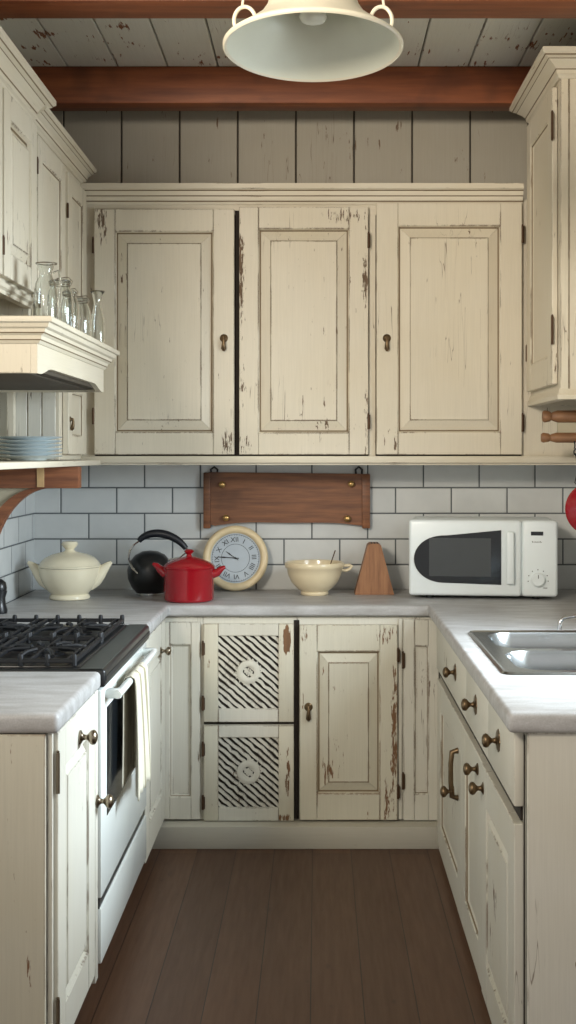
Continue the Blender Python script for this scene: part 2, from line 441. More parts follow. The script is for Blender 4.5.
def drop_pull(dr, x, z, m='brass', s=1.0, sweep=0.0):
    b = B()
    b.lathe([(0, 0), (0.017*s, 0), (0.018*s, 0.003*s), (0.012*s, 0.007*s), (0.006*s, 0.012*s), (0.0065*s, 0.018*s), (0, 0.02*s)], m, 24, YN)
    pts = [(0, -0.015*s, 0.004*s), (0.001+sweep*0.2, -0.019*s, -0.010*s), (sweep*0.6, -0.018*s, -0.025*s), (sweep, -0.014*s, -0.042*s), (sweep*1.1, -0.012*s, -0.052*s)]
    b.tube(pts, [0.006*s, 0.006*s, 0.008*s, 0.0105*s, 0.004*s], m, 12)
    return b.build('drop_handle', dr, loc=(x, -0.02, z), smooth=60)

CROWN = lambda z0, h, o, back=-0.01: [(back, z0), (0.006, z0), (0.010, z0+h*0.10), (0.016, z0+h*0.16), (0.018, z0+h*0.30, 'glaze'), (0.021, z0+h*0.335), (o*0.40, z0+h*0.45),
                          (o*0.66, z0+h*0.62, 'glaze'), (o*0.68, z0+h*0.65), (o*0.85, z0+h*0.71, 'glaze'), (o*0.88, z0+h*0.76), (o, z0+h*0.82), (o, z0+h), (back, z0+h)]

# ---- back wall cabinet with three doors
yf = 4.99
t = thing('wall_cabinet', 'wide cream distressed wall cabinet with three panelled doors above the tiled backsplash', 'cabinet', (-0.94, yf, 0))
wB = WR-(-0.94)-0.002
b = B()
b.box(0, wB, 0.02, WB-yf-0.016, 1.46, 2.50, 'cream')
for x0, x1 in ((0, 0.048), (0.609, 0.623), (1.142, 1.17), (1.752, wB)): b.box(x0, x1, 0, 0.02, 1.46, 2.50, 'cream', 0.001, 1)
b.box(0.609, 0.6255, -0.002, 0.02, 1.475, 2.455, 'gap')
b.box(0.048, 1.752, -0.0006, 0.019, 2.44, 2.499, 'cream_x'); b.box(0.048, 1.752, -0.0006, 0.02, 1.46, 1.476, 'cream_x')
b.box(0.048, 1.752, 0.014, 0.02, 1.476, 2.482, 'gap')
b.build('carcass', t)
b = B(); b.box(0, wB, -0.035, 0.0, 1.448, 1.476, 'cream_x', 0.004); b.box(0, wB, -0.02, 0.02, 1.44, 1.449, 'cream_x', 0.002, 1); b.build('bottom_rail', t)
b = B(); b.sweep([(0.0, 0), (1.755, 0)], [(-0.01, 2.478), (0.008, 2.478), (0.012, 2.488, 'glaze'), (0.017, 2.492), (0.020, 2.500), (0.020, 2.508, 'glaze'), (0.026, 2.511), (0.029, 2.520), (0.029, 2.528, 'glaze'), (0.035, 2.531), (0.044, 2.536), (0.044, 2.556), (-0.01, 2.556)], 'cream_x'); b.build('crown_molding', t, 22)
d1 = door(t, 0.050, 1.482, 0.557, 0.976, 'worn', 0.083, 0.088); hinge(d1, -0.004, 0.12, 0.06); hinge(d1, -0.004, 0.80, 0.06)
drop_pull(d1, 0.516, 0.462)
d2 = door(t, 0.627, 1.482, 0.513, 0.984, 'worn', 0.076, 0.086); hinge(d2, 0.513, 0.10, 0.06); hinge(d2, 0.513, 0.82, 0.06)
d3 = door(t, 1.1725, 1.482, 0.578, 0.998, 'cream', 0.085, 0.088); hinge(d3, 0.58, 0.09, 0.07); hinge(d3, 0.58, 0.84, 0.07)
drop_pull(d3, 0.041, 0.462)

# ---- left wall cabinets (fronts face +x)
XF = -0.94; DP = XF-WL-0.002
RL = PI/2
t = thing('wall_cabinet', 'cream narrow wall cabinet on the left, beside the corner with the wide cabinet', 'cabinet', (XF, 4.56, 0), RL, 'left wall cabinets')
wA = 4.985-4.56
b = B(); b.box(0, wA, 0.0, DP, 1.462, 2.56, 'cream', 0.001, 1); b.build('carcass', t)
b = B(); b.sweep([(0, 0), (wA-0.005, 0)], CROWN(2.555, 0.062, 0.058), 'cream_y'); b.build('crown_molding', t, 22)
d = door(t, 0.03, 1.80, wA-0.07, 0.72, 'cream', 0.07, 0.07, 'flat'); hinge(d, -0.004, 0.08); hinge(d, -0.004, 0.55)
d = door(t, 0.03, 1.482, wA-0.07, 0.30, 'cream', 0.07, 0.07, 'flat'); drop_pull(d, 0.03, 0.13, s=0.8)

t = thing('wall_cabinet', 'cream wall cabinet on the left with an open plate niche below', 'cabinet', (XF, 4.062, 0), RL, 'left wall cabinets')
wA = 0.496
b = B(); b.box(0, wA, 0.0, DP, 1.86, 2.56, 'cream', 0.001, 1)
b.box(wA-0.06, wA-0.03, 0.155, 0.18, 1.462, 1.86, 'cream', 0.001, 1); b.box(wA-0.02, wA, 0.0, DP, 1.462, 1.86, 'cream', 0.001, 1)
for k in range(5): b.box(wA-0.026, wA-0.02, 0.012+k*0.052, 0.060+k*0.052, 1.462, 1.86, 'base', 0.002, 1)
b.box(0.02, wA-0.02, DP-0.012, DP, 1.462, 1.86, 'base')
b.build('carcass', t)
b = B(); b.sweep([(0, 0), (wA, 0)], CROWN(2.555, 0.062, 0.058), 'cream_y'); b.build('crown_molding', t, 22)
d = door(t, 0.03, 1.88, wA-0.05, 0.65, 'cream', 0.07, 0.07, 'flat'); hinge(d, -0.004, 0.08); hinge(d, -0.004, 0.52)

t = thing('wall_cabinet', 'cream wall cabinet nearest the camera on the left, hanging above the hood shelf', 'cabinet', (XF+0.008, 3.16, 0), RL, 'left wall cabinets')
wA = 0.90
b = B(); b.box(0, wA, 0.0, DP+0.008, 1.985, 2.575, 'cream', 0.001, 1); b.build('carcass', t)
b = B(); b.sweep([(0, 0), (wA+0.0, 0)], [(-0.02, 1.985), (0.016, 1.985), (0.014, 1.972), (0.004, 1.966), (0.004, 1.955), (-0.02, 1.955)], 'cream_y'); b.build('bottom_molding', t)
b = B(); b.sweep([(0, DP), (0, 0), (wA, 0), (wA, DP*0.9)], CROWN(2.562, 0.086, 0.068), 'cream_y'); b.build('crown_molding', t, 22)
d = door(t, 0.46, 2.0, wA-0.48, 0.545, 'cream', 0.075, 0.075, 'raised', bw=0.035); hinge(d, -0.004, 0.06)
d = door(t, 0.02, 2.0, wA-0.48, 0.545, 'cream', 0.075, 0.075, 'raised', bw=0.035); hinge(d, 0.42, 0.06)

# ---- right wall cabinet (front faces -x)
RR = -PI/2; XR = 0.848; wA = 0.605; DR = WR-XR-0.002
t = thing('wall_cabinet', 'cream wall cabinet on the right with a plain side panel, above the wooden rack', 'cabinet', (XR, 4.975, 0), RR)
b = B(); b.box(0, wA, 0.0, DR, 1.70, 2.80, 'cream', 0.002, 1); b.box(wA-0.004, wA+0.002, 0.0, 0.028, 1.70, 2.80, 'cream', 0.0015, 1)
b.box(wA-0.002, wA+0.0015, 0.0285, 0.031, 1.70, 2.80, 'glaze')
b.build('carcass', t)
b = B(); b.sweep([(0, DR), (0, 0), (wA, 0), (wA, DR)], [(-0.03, 1.675), (0.012, 1.675), (0.014, 1.690), (0.008, 1.696), (0.004, 1.712), (-0.03, 1.712)], 'cream_y', 1); b.build('bottom_molding', t)
b = B(); b.sweep([(0, DR), (0, 0), (wA, 0), (wA, DR)], CROWN(2.795, 0.09, 0.075), 'cream_y'); b.build('crown_molding', t, 22)
d = door(t, 0.03, 1.73, wA-0.075, 1.05, 'cream', 0.085, 0.10, 'flat', 0.022)
hinge(d, wA-0.07, 0.14, 0.10); hinge(d, wA-0.07, 0.86, 0.10); hinge(d, -0.003, 0.12, 0.06)

# ---- wooden rack with pan
t = thing('hanging_rack', 'small rack of two turned wooden rails under the right wall cabinet', 'rack', (WR-0.004, 4.70, 0))
b = B(); b.box(-0.02, 0.0, -0.03, 0.05, 1.505, 1.665, 'rack', 0.004); b.build('back_plate', t)
RXm = Matrix.Rotation(-PI/2, 4, 'Y')
for z, L, r in ((1.625, 0.285, 0.023), (1.545, 0.290, 0.019)):
    b = B(); prof = [(0, -0.002)]
    for q, rr in ((0, .8), (0.1, .85), (0.2, 1), (0.8, 1), (0.86, 0.75), (0.88, 0.6), (0.90, 0.85), (0.97, 1.0), (0.995, 0.8)): prof.append((r*rr, q*L))
    prof.append((0, L)); b.lathe(prof, 'rack', 24, RXm); b.build('rail', t, loc=(-0.018, 0, z), smooth=50)
b = B(); b.box(-0.245, -0.02, 0.002, 0.012, 1.545, 1.625, 'beige'); b.build('web_board', t)
b = B(); b.tube([(-0.185, -0.012, 1.532), (-0.185, -0.024, 1.518), (-0.185, -0.022, 1.508), (-0.185, -0.012, 1.506)], 0.0025, 'iron', 8); b.build('hook', t)

t = thing('frying_pan', 'red pan hanging from the wooden rack at the right edge, above the sink', 'pan', (1.030, 4.67, 1.277))
b = B(); mt = Matrix.Rotation(PI/2, 4, 'X')
b.lathe([(0, 0), (0.068, 0), (0.092, 0.020), (0.100, 0.036), (0.097, 0.037), (0.088, 0.021), (0.060, 0.004), (0, 0.004)], 'red', 48, Matrix.Rotation(-PI/2, 4, 'X')); b.build('pan_body', t)
b = B(); b.tube([(-0.03, -0.022, 0.075), (-0.045, -0.03, 0.10), (-0.057, -0.03, 0.15), (-0.066, -0.02, 0.20)], [0.006, 0.0055, 0.005, 0.006], 'iron', 10)
b.tube([(-0.066+0.012*math.sin(a), -0.02, 0.214-0.013*math.cos(a)) for a in [k*PI/8 for k in range(16)]], 0.0028, 'iron', 8, True); b.build('handle', t)
b = B(); b.tube([(-0.072, -0.018, 0.21), (-0.062, -0.02, 0.15), (-0.075, -0.022, 0.10), (-0.055, -0.022, 0.075)], 0.002, 'cord', 6); b.build('hanging_cord', t)

# ---- range hood (front faces +x)
t = thing('range_hood', 'cream wooden range hood with moulded shelf top and curved valance above the stove', 'hood', (-0.76, 3.385, 0), RL)
L = 1.045; dd = -0.76-WL-0.002
b = B()
n = 40; poly = [(0, 1.80), (0, 1.702)]
def dip(u):
    k = min(u, 1-u); s0 = max(0, min(1, (k-0.03)/0.15)); return 0.022*(s0*s0*(3-2*s0))
poly += [(L*i/n, 1.702+dip(i/n)) for i in range(1, n)] + [(L, 1.702), (L, 1.80)]
b.prism(poly, 0.0, 0.018, 'cream_y', 'xz'); b.build('valance', t)
b = B(); b.box(0, 0.018, 0.018, dd, 1.702, 1.80, 'worn', 0.001, 1); b.box(L-0.018, L, 0.018, dd, 1.702, 1.80, 'cream', 0.001, 1)
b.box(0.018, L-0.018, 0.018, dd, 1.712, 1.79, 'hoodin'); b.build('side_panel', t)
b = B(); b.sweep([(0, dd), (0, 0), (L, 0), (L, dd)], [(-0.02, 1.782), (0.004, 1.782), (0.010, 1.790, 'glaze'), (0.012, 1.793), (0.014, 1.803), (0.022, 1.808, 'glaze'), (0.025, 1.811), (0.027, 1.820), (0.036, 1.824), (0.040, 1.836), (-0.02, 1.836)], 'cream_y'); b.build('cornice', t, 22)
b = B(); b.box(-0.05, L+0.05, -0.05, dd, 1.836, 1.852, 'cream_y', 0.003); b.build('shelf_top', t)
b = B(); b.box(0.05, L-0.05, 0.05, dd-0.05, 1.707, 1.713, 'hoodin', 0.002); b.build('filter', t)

# ---- shelf with bracket
t = thing('wall_shelf', 'cream board shelf on a brown wooden bracket at left, under the plates', 'shelf', (WL+0.002, 0, 0))
b = B(); b.box(0, 0.352, 3.25, 4.94, 1.440, 1.460, 'cream_y', 0.003); b.build('shelf_board', t)
b = B(); b.box(0.0, 0.362, 4.43, 4.49, 1.362, 1.439, 'bracket', 0.004); b.build('bracket_arm', t)
b = B(); b.box(0.215, 0.241, 4.426, 4.43, 1.366, 1.438, 'peg', 0.001, 1); b.build('tenon', t)
b = B(); poly = []
def arc(r0, a): return (0.24-r0*1.0*math.sin(a), 1.362-0.0)
o_, i_ = [], []
for k in range(17):
    a = k/16*PI/2
    # brace centre curve from the wall (x=0, z=1.06) to the arm (x=0.25, z=1.365)
    o_.append((0.215*(1-math.cos(a)), 1.04+0.322*math.sin(a)))
    i_.append((0.045+0.215*(1-math.cos(a)), 1.04+0.322*math.sin(a)))
b.prism(o_+i_[::-1] if False else [(x, z) for x, z in o_]+[(x-0.0, z) for x, z in i_[::-1]], 4.438, 4.482, 'bracket', 'xz')
b.build('curved_brace', t)
b = B(); b.prism(o_+[(0.0, 1.362)], 4.452, 4.466, 'beige', 'xz'); b.build('gusset_panel', t)

# ---- base cabinets
def carcass(t, wd, dp, z0=0.1, mat='base', toe=0.07, toe_mat='gap'):
    b = B(); b.box(0, wd, 0.0, dp, z0, 0.862, mat, 0.001, 1)
    if z0 > 0.01: b.box(0, wd, toe, dp, 0, z0, toe_mat)  # dark toe board, colour stands for the shadow in the recess
    return b.build('carcass', t)
# back run
yb = 4.775; DB = WB-0.01-yb
t = thing('base_cabinet', 'narrow pale cream cabinet front in the left inner corner under the worktop', 'cabinet', (-0.602, yb, 0))
carcass(t, 0.163, DB, 0.088, 'base', 0.02); door(t, 0.003, 0.092, 0.150, 0.752, 'base', 0.034, 0.085, 'flat', 0.016, 'front_panel')
t = thing('base_cabinet', 'pale cream base cabinet with two pierced lattice doors stacked', 'cabinet', (-0.439, yb, 0))
carcass(t, 0.358, DB, 0.088, 'base', 0.02)
b = B(); b.box(0.346, 0.358, -0.001, 0.004, 0.09, 0.85, 'gap'); b.box(0.003, 0.35, -0.0015, 0.002, 0.452, 0.462, 'gap'); b.build('door_gap', t)

def clip(poly, x0, x1, z0, z1):
    for ax, lim, sg in ((0, x0, 1), (0, x1, -1), (1, z0, 1), (1, z1, -1)):
        out = []
        for k in range(len(poly)):
            a, c = poly[k-1], poly[k]; da, dc = (a[ax]-lim)*sg, (c[ax]-lim)*sg
            if (da >= 0) != (dc >= 0):
                u = da/(da-dc); out.append((a[0]+(c[0]-a[0])*u, a[1]+(c[1]-a[1])*u))
            if dc >= 0: out.append(c)
        poly = out
        if len(poly) < 3: return []
    return poly
def lattice_door(t, x, z, wd, h, seed):
    rnd = random.Random(seed)
    b = B(); T = 0.02; fx0, fx1, fz0, fz1 = 0.055, wd-0.058, 0.05, h-0.045
    for a, c in ((0, fx0), (fx1, wd)): b.box(a, c, -T, 0, 0, h, 'base_worn', 0.002)
    for a, c in ((0, fz0), (fz1, h)): b.box(fx0+0.0009, fx1-0.0009, -T+0.0005, 0, a, c, 'base', 0.0015, 1)
    b.box(fx0, fx1, -0.006, -0.001, fz0, fz1, 'gap')
    d = b.build('door', t, loc=(x, 0, z))
    b = B(); cx, cz = (fx0+fx1)/2, (fz0+fz1)/2; step = 0.0205
    for k in range(-16, 17):
        off = k*step
        up, lo = [], []
        m = 30
        for i in range(m+1):
            u = (i/m-0.5)*0.62
            wv = 0.0016*math.sin(i*2.9+k)+rnd.uniform(-0.0022, 0.0022)
            # direction (0.76,-0.65) diagonal falling to the right
            dx, dz = 0.76*u, -0.65*u; nx, nz = 0.65, 0.76
            up.append((cx+dx+nx*(off+0.0058+wv), cz+dz+nz*(off+0.0058+wv)))
            lo.append((cx+dx+nx*(off-0.0058+wv*0.6), cz+dz+nz*(off-0.0058+wv*0.6)))
        for i in range(m):
            q = clip([up[i], up[i+1], lo[i+1], lo[i]], fx0, fx1, fz0, fz1)
            if len(q) >= 3: b.prism(q, -0.0125, -0.005, 'base', 'xz')
    b.build('lattice_panel', d, smooth=20)
    b = B(); R = Matrix.Translation((cx, 0, cz)) @ YN
    b.lathe([(0.021, 0.006), (0.021, 0.0145), (0.024, 0.016), (0.040, 0.016), (0.0445, 0.0135), (0.0445, 0.006)], 'base', 48, R)
    for k in range(16):
        a = k*PI/8; b.tube([(cx+0.045*math.cos(a), -0.012, cz+0.045*math.sin(a)), (cx+0.053*math.cos(a+0.08), -0.0105, cz+0.053*math.sin(a+0.08))], [0.0045, 0.002], 'base', 8)
    for k in range(-2, 3):
        for j in range(-2, 3):
            if k*k+j*j < 6.5 and (k+j) % 2 == 0:
                b.lathe([(0, 0.013), (0.0042, 0.012), (0.005, 0.006)], 'base', 10, Matrix.Translation((cx+k*0.0062, 0, cz+j*0.0062)) @ YN)
    b.lathe([(0, 0.0075), (0.021, 0.0075)], 'gap', 24, R)
    b.build('rosette', d)
    hinge(d, -0.003, h*0.12); hinge(d, -0.003, h*0.68)
    return d
lattice_door(t, 0.004, 0.464, 0.343, 0.373, 3); lattice_door(t, 0.004, 0.088, 0.343, 0.362, 4)
t = thing('base_cabinet', 'pale cream base cabinet with one chipped panelled door beside the lattice doors', 'cabinet', (-0.079, yb, 0))
carcass(t, 0.400, DB, 0.088, 'base', 0.02)
b = B(); b.box(0.0, 0.008, -0.001, 0.004, 0.09, 0.85, 'gap'); b.box(0.386, 0.4, -0.008, 0, 0.09, 0.855, 'base', 0.001, 1); b.build('face_frame', t)
d = door(t, 0.009, 0.092, 0.372, 0.742, 'base_worn', 0.066, 0.10, 'raised', bw=0.045)
drop_pull(d, 0.034, 0.43, s=1.0); hinge(d, 0.374, 0.08); hinge(d, 0.374, 0.60)
t = thing('base_cabinet', 'narrow pale cream cabinet front with hinges in the right inner corner', 'cabinet', (0.321, yb, 0))
carcass(t, 0.143, DB, 0.088, 'base', 0.02); d = door(t, 0.006, 0.088, 0.134, 0.765, 'base', 0.04, 0.10, 'flat', 0.014, 'front_panel')
hinge(d, -0.004, 0.12, 0.06); hinge(d, -0.004, 0.58, 0.06)

# left run (fronts face +x)
XL = -0.602; DLc = XL-WL-0.01
t = thing('base_cabinet', 'pale cream base cabinet nearest the camera on the left, before the stove', 'cabinet', (XL, 2.768, 0), RL)
wA = 0.53
b = B(); b.box(0.0, wA, 0.0, DLc, 0.12, 0.862, 'base', 0.001, 1); b.box(0.0, wA, 0.07, DLc, 0, 0.12, 'gap')  # recess shadow below put in as a dark toe board
b.box(-0.008, 0.014, 0.0, DLc, 0.0, 0.862, 'base_worn', 0.0015, 1)
b.box(0.008, 0.020, -0.012, 0.0, 0.12, 0.862, 'base', 0.001, 1)
b.build('carcass', t)
d = door(t, 0.024, 0.125, 0.460, 0.735, 'base', 0.085, 0.095, 'raised', 0.022, bw=0.03)
knob(d, 0.25, 0.668, 'nickel', 1.0, -0.022); hinge(d, -0.004, 0.05, 0.09, 'nickel'); hinge(d, -0.004, 0.60, 0.09, 'nickel')
b = B(); b.box(0.492, 0.529, -0.022, 0.0, 0.10, 0.862, 'base', 0.003); st = b.build('end_stile', t)
knob(st, 0.510, 0.572, 'nickel', 1.0, -0.022)

t = thing('base_cabinet', 'pale cream base cabinet between the stove and the left inner corner', 'cabinet', (XL, 4.21, 0), RL)
wA = 4.765-4.21
carcass(t, wA, DLc, 0.10)
d = door(t, 0.012, 0.10, wA-0.02, 0.755, 'base', 0.10, 0.11, 'raised', 0.020, bw=0.03); knob(d, 0.40, 0.655, 'nickel', 0.9)

# right run (fronts face -x)
XRr = 0.466; DRc = WR-XRr-0.01; y0 = 4.765
t = thing('base_cabinet', 'long pale cream sink cabinet on the right with three drawers and three doors', 'cabinet', (XRr, y0, 0), RR)
wA = y0-2.79
b = B(); b.box(0, wA, 0.0, 0.018, 0.0, 0.862, 'base', 0.001, 1); b.box(0, wA, 0.018, DRc, 0.0, 0.09, 'base'); b.box(0, 0.018, 0.018, DRc, 0.09, 0.862, 'base')
b.box(0.02, wA-0.05, -0.006, 0.001, 0.650, 0.684, 'gap'); b.box(wA-0.030, wA-0.022, -0.002, 0.001, 0.03, 0.85, 'gap')
b.box(wA-0.018, wA+0.006, 0.0, DRc, 0.0, 0.862, 'base', 0.002, 1)
b.build('carcass', t)
def drawer(t, x, z, wd, h, mat='base'):
    b = B(); b.box(0, wd, -0.024, 0, 0, h, mat, 0.004); return b.build('drawer', t, loc=(x, 0, z))
for x0_, x1_ in ((0.105, 1.035), (1.037, 1.515), (1.517, 1.945)):
    drw = drawer(t, x0_, 0.686, x1_-x0_, 0.17)
for dr, kx in zip([o for o in C.objects if o.name.startswith('drawer') and o.parent == t], (4.02, 3.50, 3.06)):
    knob(dr, y0-kx-dr.location.x, 0.095, 'brass', 0.95, -0.024)
    b = B(); b.lathe([(0, 0), (0.027, 0), (0.027, 0.002), (0.022, 0.005), (0, 0.006)], 'brass', 24, YN)
    for k in range(8): b.lathe([(0, 0.004), (0.006, 0.003), (0.007, 0)], 'brass', 10, Matrix.Translation((0.022*math.cos(k*PI/4), 0, 0.022*math.sin(k*PI/4))) @ YN)
    b.build('rosette_plate', dr, loc=(y0-kx-dr.location.x, -0.0235, 0.095))
d = door(t, 0.11, 0.03, 0.79, 0.618, 'base', 0.12, 0.10, 'flat', 0.022)
b = B()
hx = y0-3.955-0.11
b.tube([(hx, -0.022, 0.515), (hx, -0.042, 0.510), (hx, -0.046, 0.475), (hx, -0.046, 0.415), (hx, -0.042, 0.37), (hx, -0.022, 0.365)], [0.010, 0.009, 0.008, 0.008, 0.009, 0.010], 'brass', 12)
b.build('bar_handle', d, smooth=60); knob(d, hx, 0.385, 'brass', 1.0, -0.036)
d = door(t, 0.903, 0.03, 0.480, 0.618, 'base', 0.085, 0.10, 'flat', 0.022); knob(d, y0-3.47-0.903, 0.578, 'brass', 0.95, -0.022)
d = door(t, 1.386, 0.03, 0.560, 0.618, 'base', 0.09, 0.10, 'raised', 0.024, bw=0.03); knob(d, y0-3.345-1.386, 0.558, 'brass', 0.95, -0.022)

# ------------------------------------------------------------------ worktops
def slab(name, xs, ys, inside, label):
    bm = bmesh.new(); z1, z0 = 0.91, 0.864
    V = {}
    def v(i, j):
        if (i, j) not in V: V[(i, j)] = bm.verts.new((xs[i], ys[j], z1))
        return V[(i, j)]
    fs = []
    for i in range(len(xs)-1):
        for j in range(len(ys)-1):
            if inside((xs[i]+xs[i+1])/2, (ys[j]+ys[j+1])/2): fs.append(bm.faces.new((v(i, j), v(i+1, j), v(i+1, j+1), v(i, j+1))))
    r = bmesh.ops.extrude_face_region(bm, geom=fs)
    bmesh.ops.translate(bm, verts=[g for g in r['geom'] if isinstance(g, bmesh.types.BMVert)], vec=(0, 0, z0-z1))
    bmesh.ops.recalc_face_normals(bm, faces=bm.faces)
    bmesh.ops.dissolve_limit(bm, angle_limit=0.02, verts=bm.verts, edges=bm.edges)
    es = [e for e in bm.edges if len(e.link_faces) == 2 and e.calc_face_angle(0) > 1]
    bmesh.ops.bevel(bm, geom=es, offset=0.013, segments=4, profile=0.5, affect='EDGES')
    me = bpy.data.meshes.new(name); bm.to_mesh(me); bm.free(); me.materials.append(M['counter'])
    for p in me.polygons: p.use_smooth = True
    me.set_sharp_from_angle(angle=math.radians(30))
    o = bpy.data.objects.new(name, me); C.objects.link(o); return tag(o, label, 'worktop')
slab('worktop', [WL+0.01, -0.572], [2.755, 3.30], lambda x, y: True, 'short pale grey worktop in front of the stove at left')
slab('worktop', [WL+0.01, -0.570, 0.420, 0.515, 0.96, WR-0.01], [2.76, 3.275, 4.005, 4.20, 4.75, WB-0.01],
     lambda x, y: (y > 4.75) or (x < -0.5 and y > 4.2) or (x > 0.42 and not (0.515 < x < 0.96 and 3.275 < y < 4.005)),
     'pale grey worktop along the back wall and the right side with the sink')

# ------------------------------------------------------------------ stove
t = thing('stove', 'white gas stove with black four-burner cooktop and towel on its oven handle', 'stove', (XL, 3.312, 0), RL)
wA = 0.88
b = B(); b.box(0, wA, 0.0, DLc, 0.125, 0.862, 'white_enamel', 0.003); b.box(0.04, wA-0.04, 0.05, DLc-0.05, 0, 0.125, 'black'); b.build('oven_body', t)
b = B(); b.box(0.002, wA-0.004, -0.038, DLc, 0.862, 0.912, 'black', 0.010, 3); b.box(0.004, wA-0.006, -0.030, 0.030, 0.911, 0.9135, 'graphite', 0.001, 1)
b.box(0.03, wA-0.03, 0.035, DLc-0.03, 0.910, 0.916, 'black', 0.003)
b.box(0.012, wA-0.012, -0.0395, -0.036, 0.880, 0.892, 'iron'); b.build('cooktop', t)
b = B(); b.box(0.004, wA-0.006, -0.028, 0.0, 0.302, 0.855, 'white_enamel', 0.006); od = b.build('oven_door', t)
b = B(); b.box(0.085, wA-0.11, -0.0295, -0.026, 0.50, 0.795, 'darkglass', 0.001, 1); b.build('oven_window', od)
b = B()
b.tube([(0.05, -0.062, 0.835), (0.10, -0.064, 0.835), (wA-0.15, -0.064, 0.835), (wA-0.08, -0.062, 0.835)], 0.011, 'white_enamel', 14)
for x in (0.075, wA-0.095): b.box(x-0.014, x+0.014, -0.070, -0.026, 0.822, 0.847, 'white_enamel', 0.004)
b.build('oven_handle', od)
b = B(); b.box(0.004, wA-0.006, -0.028, 0.0, 0.128, 0.276, 'white_enamel', 0.006); b.box(0.006, wA-0.01, -0.022, 0.0, 0.268, 0.306, 'black'); b.build('storage_drawer', t)
for cx in (0.23, 0.65):
    b = B(); x0_, x1_, y0_, y1_ = cx-0.20, cx+0.20, 0.05, DLc-0.05; zt = 0.936
    for q in (x0_, cx, x1_): b.box(q-0.006, q+0.006, y0_, y1_, zt-0.012, zt, 'iron', 0.002, 1)
    for q in (y0_, (y0_+y1_)/2, y1_): b.box(x0_, x1_, q-0.006, q+0.006, zt-0.012, zt, 'iron', 0.002, 1)
    for by in (0.17, DLc-0.17):
        for k in range(8):
            a = k*PI/4+PI/8
            b.tube([(cx+0.045*math.cos(a), by+0.045*math.sin(a), zt), (cx+0.09*math.cos(a), by+0.09*math.sin(a), zt), (cx+0.13*math.cos(a), by+0.12*math.sin(a), zt-0.008)], 0.006, 'iron', 8)
        for q in (-0.10, 0.0, 0.10): b.box(x0_, x1_, by+q-0.004, by+q+0.004, zt-0.010, zt-0.001, 'iron', 0.001, 1)
    for q in (x0_, x1_):
        for k in range(8):
            yy = y0_+(y1_-y0_)*k/7
            b.lathe([(0, 0.013), (0.006, 0.011), (0.0075, 0.005), (0.007, -0.019), (0, -0.019)], 'iron', 10, Matrix.Translation((q, yy, zt)))
    b.build('grate', t)
    for by in (0.17, DLc-0.17):
        b = B(); b.lathe([(0, 0), (0.055, 0), (0.055, 0.006), (0.04, 0.008), (0.038, 0.010), (0, 0.010)], 'iron', 28)
        bn = b.build('burner', t, loc=(cx, by, 0.913))
        b = B(); b.lathe([(0, 0.009), (0.034, 0.009), (0.036, 0.011), (0.032, 0.014), (0, 0.015)], 'black', 28); b.build('burner_cap', bn)

# towel over the oven handle
def towel():
    b = B(); nx, nv = 48, 44
    wdt = 0.31
    def f(u, v):
        x = (u-0.5)*wdt
        Lf, Lb = 0.335, 0.30; tot = Lf+Lb+PI*0.016; sL = v*tot
        taper = 1.0
        if sL < Lf: z = -(Lf-sL); y = -0.016
        elif sL < Lf+PI*0.016:
            a = (sL-Lf)/0.016; z = 0.016*math.sin(a); y = -0.016*math.cos(a)
        else: z = -(sL-Lf-PI*0.016); y = 0.016
        hang = max(0, -z)/0.4
        fold = 0.014*math.sin(u*PI*6+0.6)*(0.25+hang) + 0.004*math.sin(u*PI*11+hang*2)
        if y > 0: fold *= 0.3; y = min(y, 0.016)
        sgn = -1 if y < 0 else 0.3
        x *= (0.78+0.22*hang)
        return (x+0.012*math.sin(hang*3), y+sgn*abs(fold)*1.0, z+0.012*hang*math.sin(u*4))
    b.grid(f, nx, nv, 'cloth')
    o = b.build('towel_cloth', None, 80, solid=0.003)
    me = o.data; me.materials.append(M['cloth_stripe'])
    for p in me.polygons:
        i = (p.index // nv)/nx
        if abs(i-0.30) < 0.012 or abs(i-0.36) < 0.012 or abs(i-0.72) < 0.012: p.material_index = 1
    return o
tw = towel(); tw.name = 'dish_towel'
tw.rotation_euler = (0, 0, RL); tw.location = (XL+0.064, 3.68, 0.835)
tag(tw, 'cream striped dish towel draped over the oven door handle', 'towel')

# ------------------------------------------------------------------ sink and tap
def rrect(cx, cy, hw, hd, r, n=8):
    pts = []
    for q, (sx, sy) in enumerate(((1, 1), (-1, 1), (-1, -1), (1, -1))):
        for k in range(n+1):
            a = q*PI/2+k/n*PI/2; pts.append((cx+sx*(hw-r)+r*math.cos(a), cy+sy*(hd-r)+r*math.sin(a)))
    return pts
t = thing('sink', 'stainless steel double-bowl sink set in the right worktop', 'sink', (0, 0, 0))
b = B(); X0, X1, Y0, Y1 = 0.478, 0.985, 3.235, 4.02; zr = 0.916
n = 8
outer = [(x, y) for x, y in rrect((X0+X1)/2, (Y0+Y1)/2, (X1-X0)/2, (Y1-Y0)/2, 0.03, n)]
inner = rrect((X0+X1)/2, (Y0+Y1)/2, (X1-X0)/2-0.006, (Y1-Y0)/2-0.006, 0.026, n)
in2 = rrect((X0+X1)/2, (Y0+Y1)/2, (X1-X0)/2-0.014, (Y1-Y0)/2-0.014, 0.02, n)
r0 = b.ring([(x, y, 0.911) for x, y in outer]); r1 = b.ring([(x, y, zr+0.001) for x, y in inner]); r2 = b.ring([(x, y, zr-0.002) for x, y in in2])
b.bridge(r0, r1, 'steel'); b.bridge(r1, r2, 'steel')
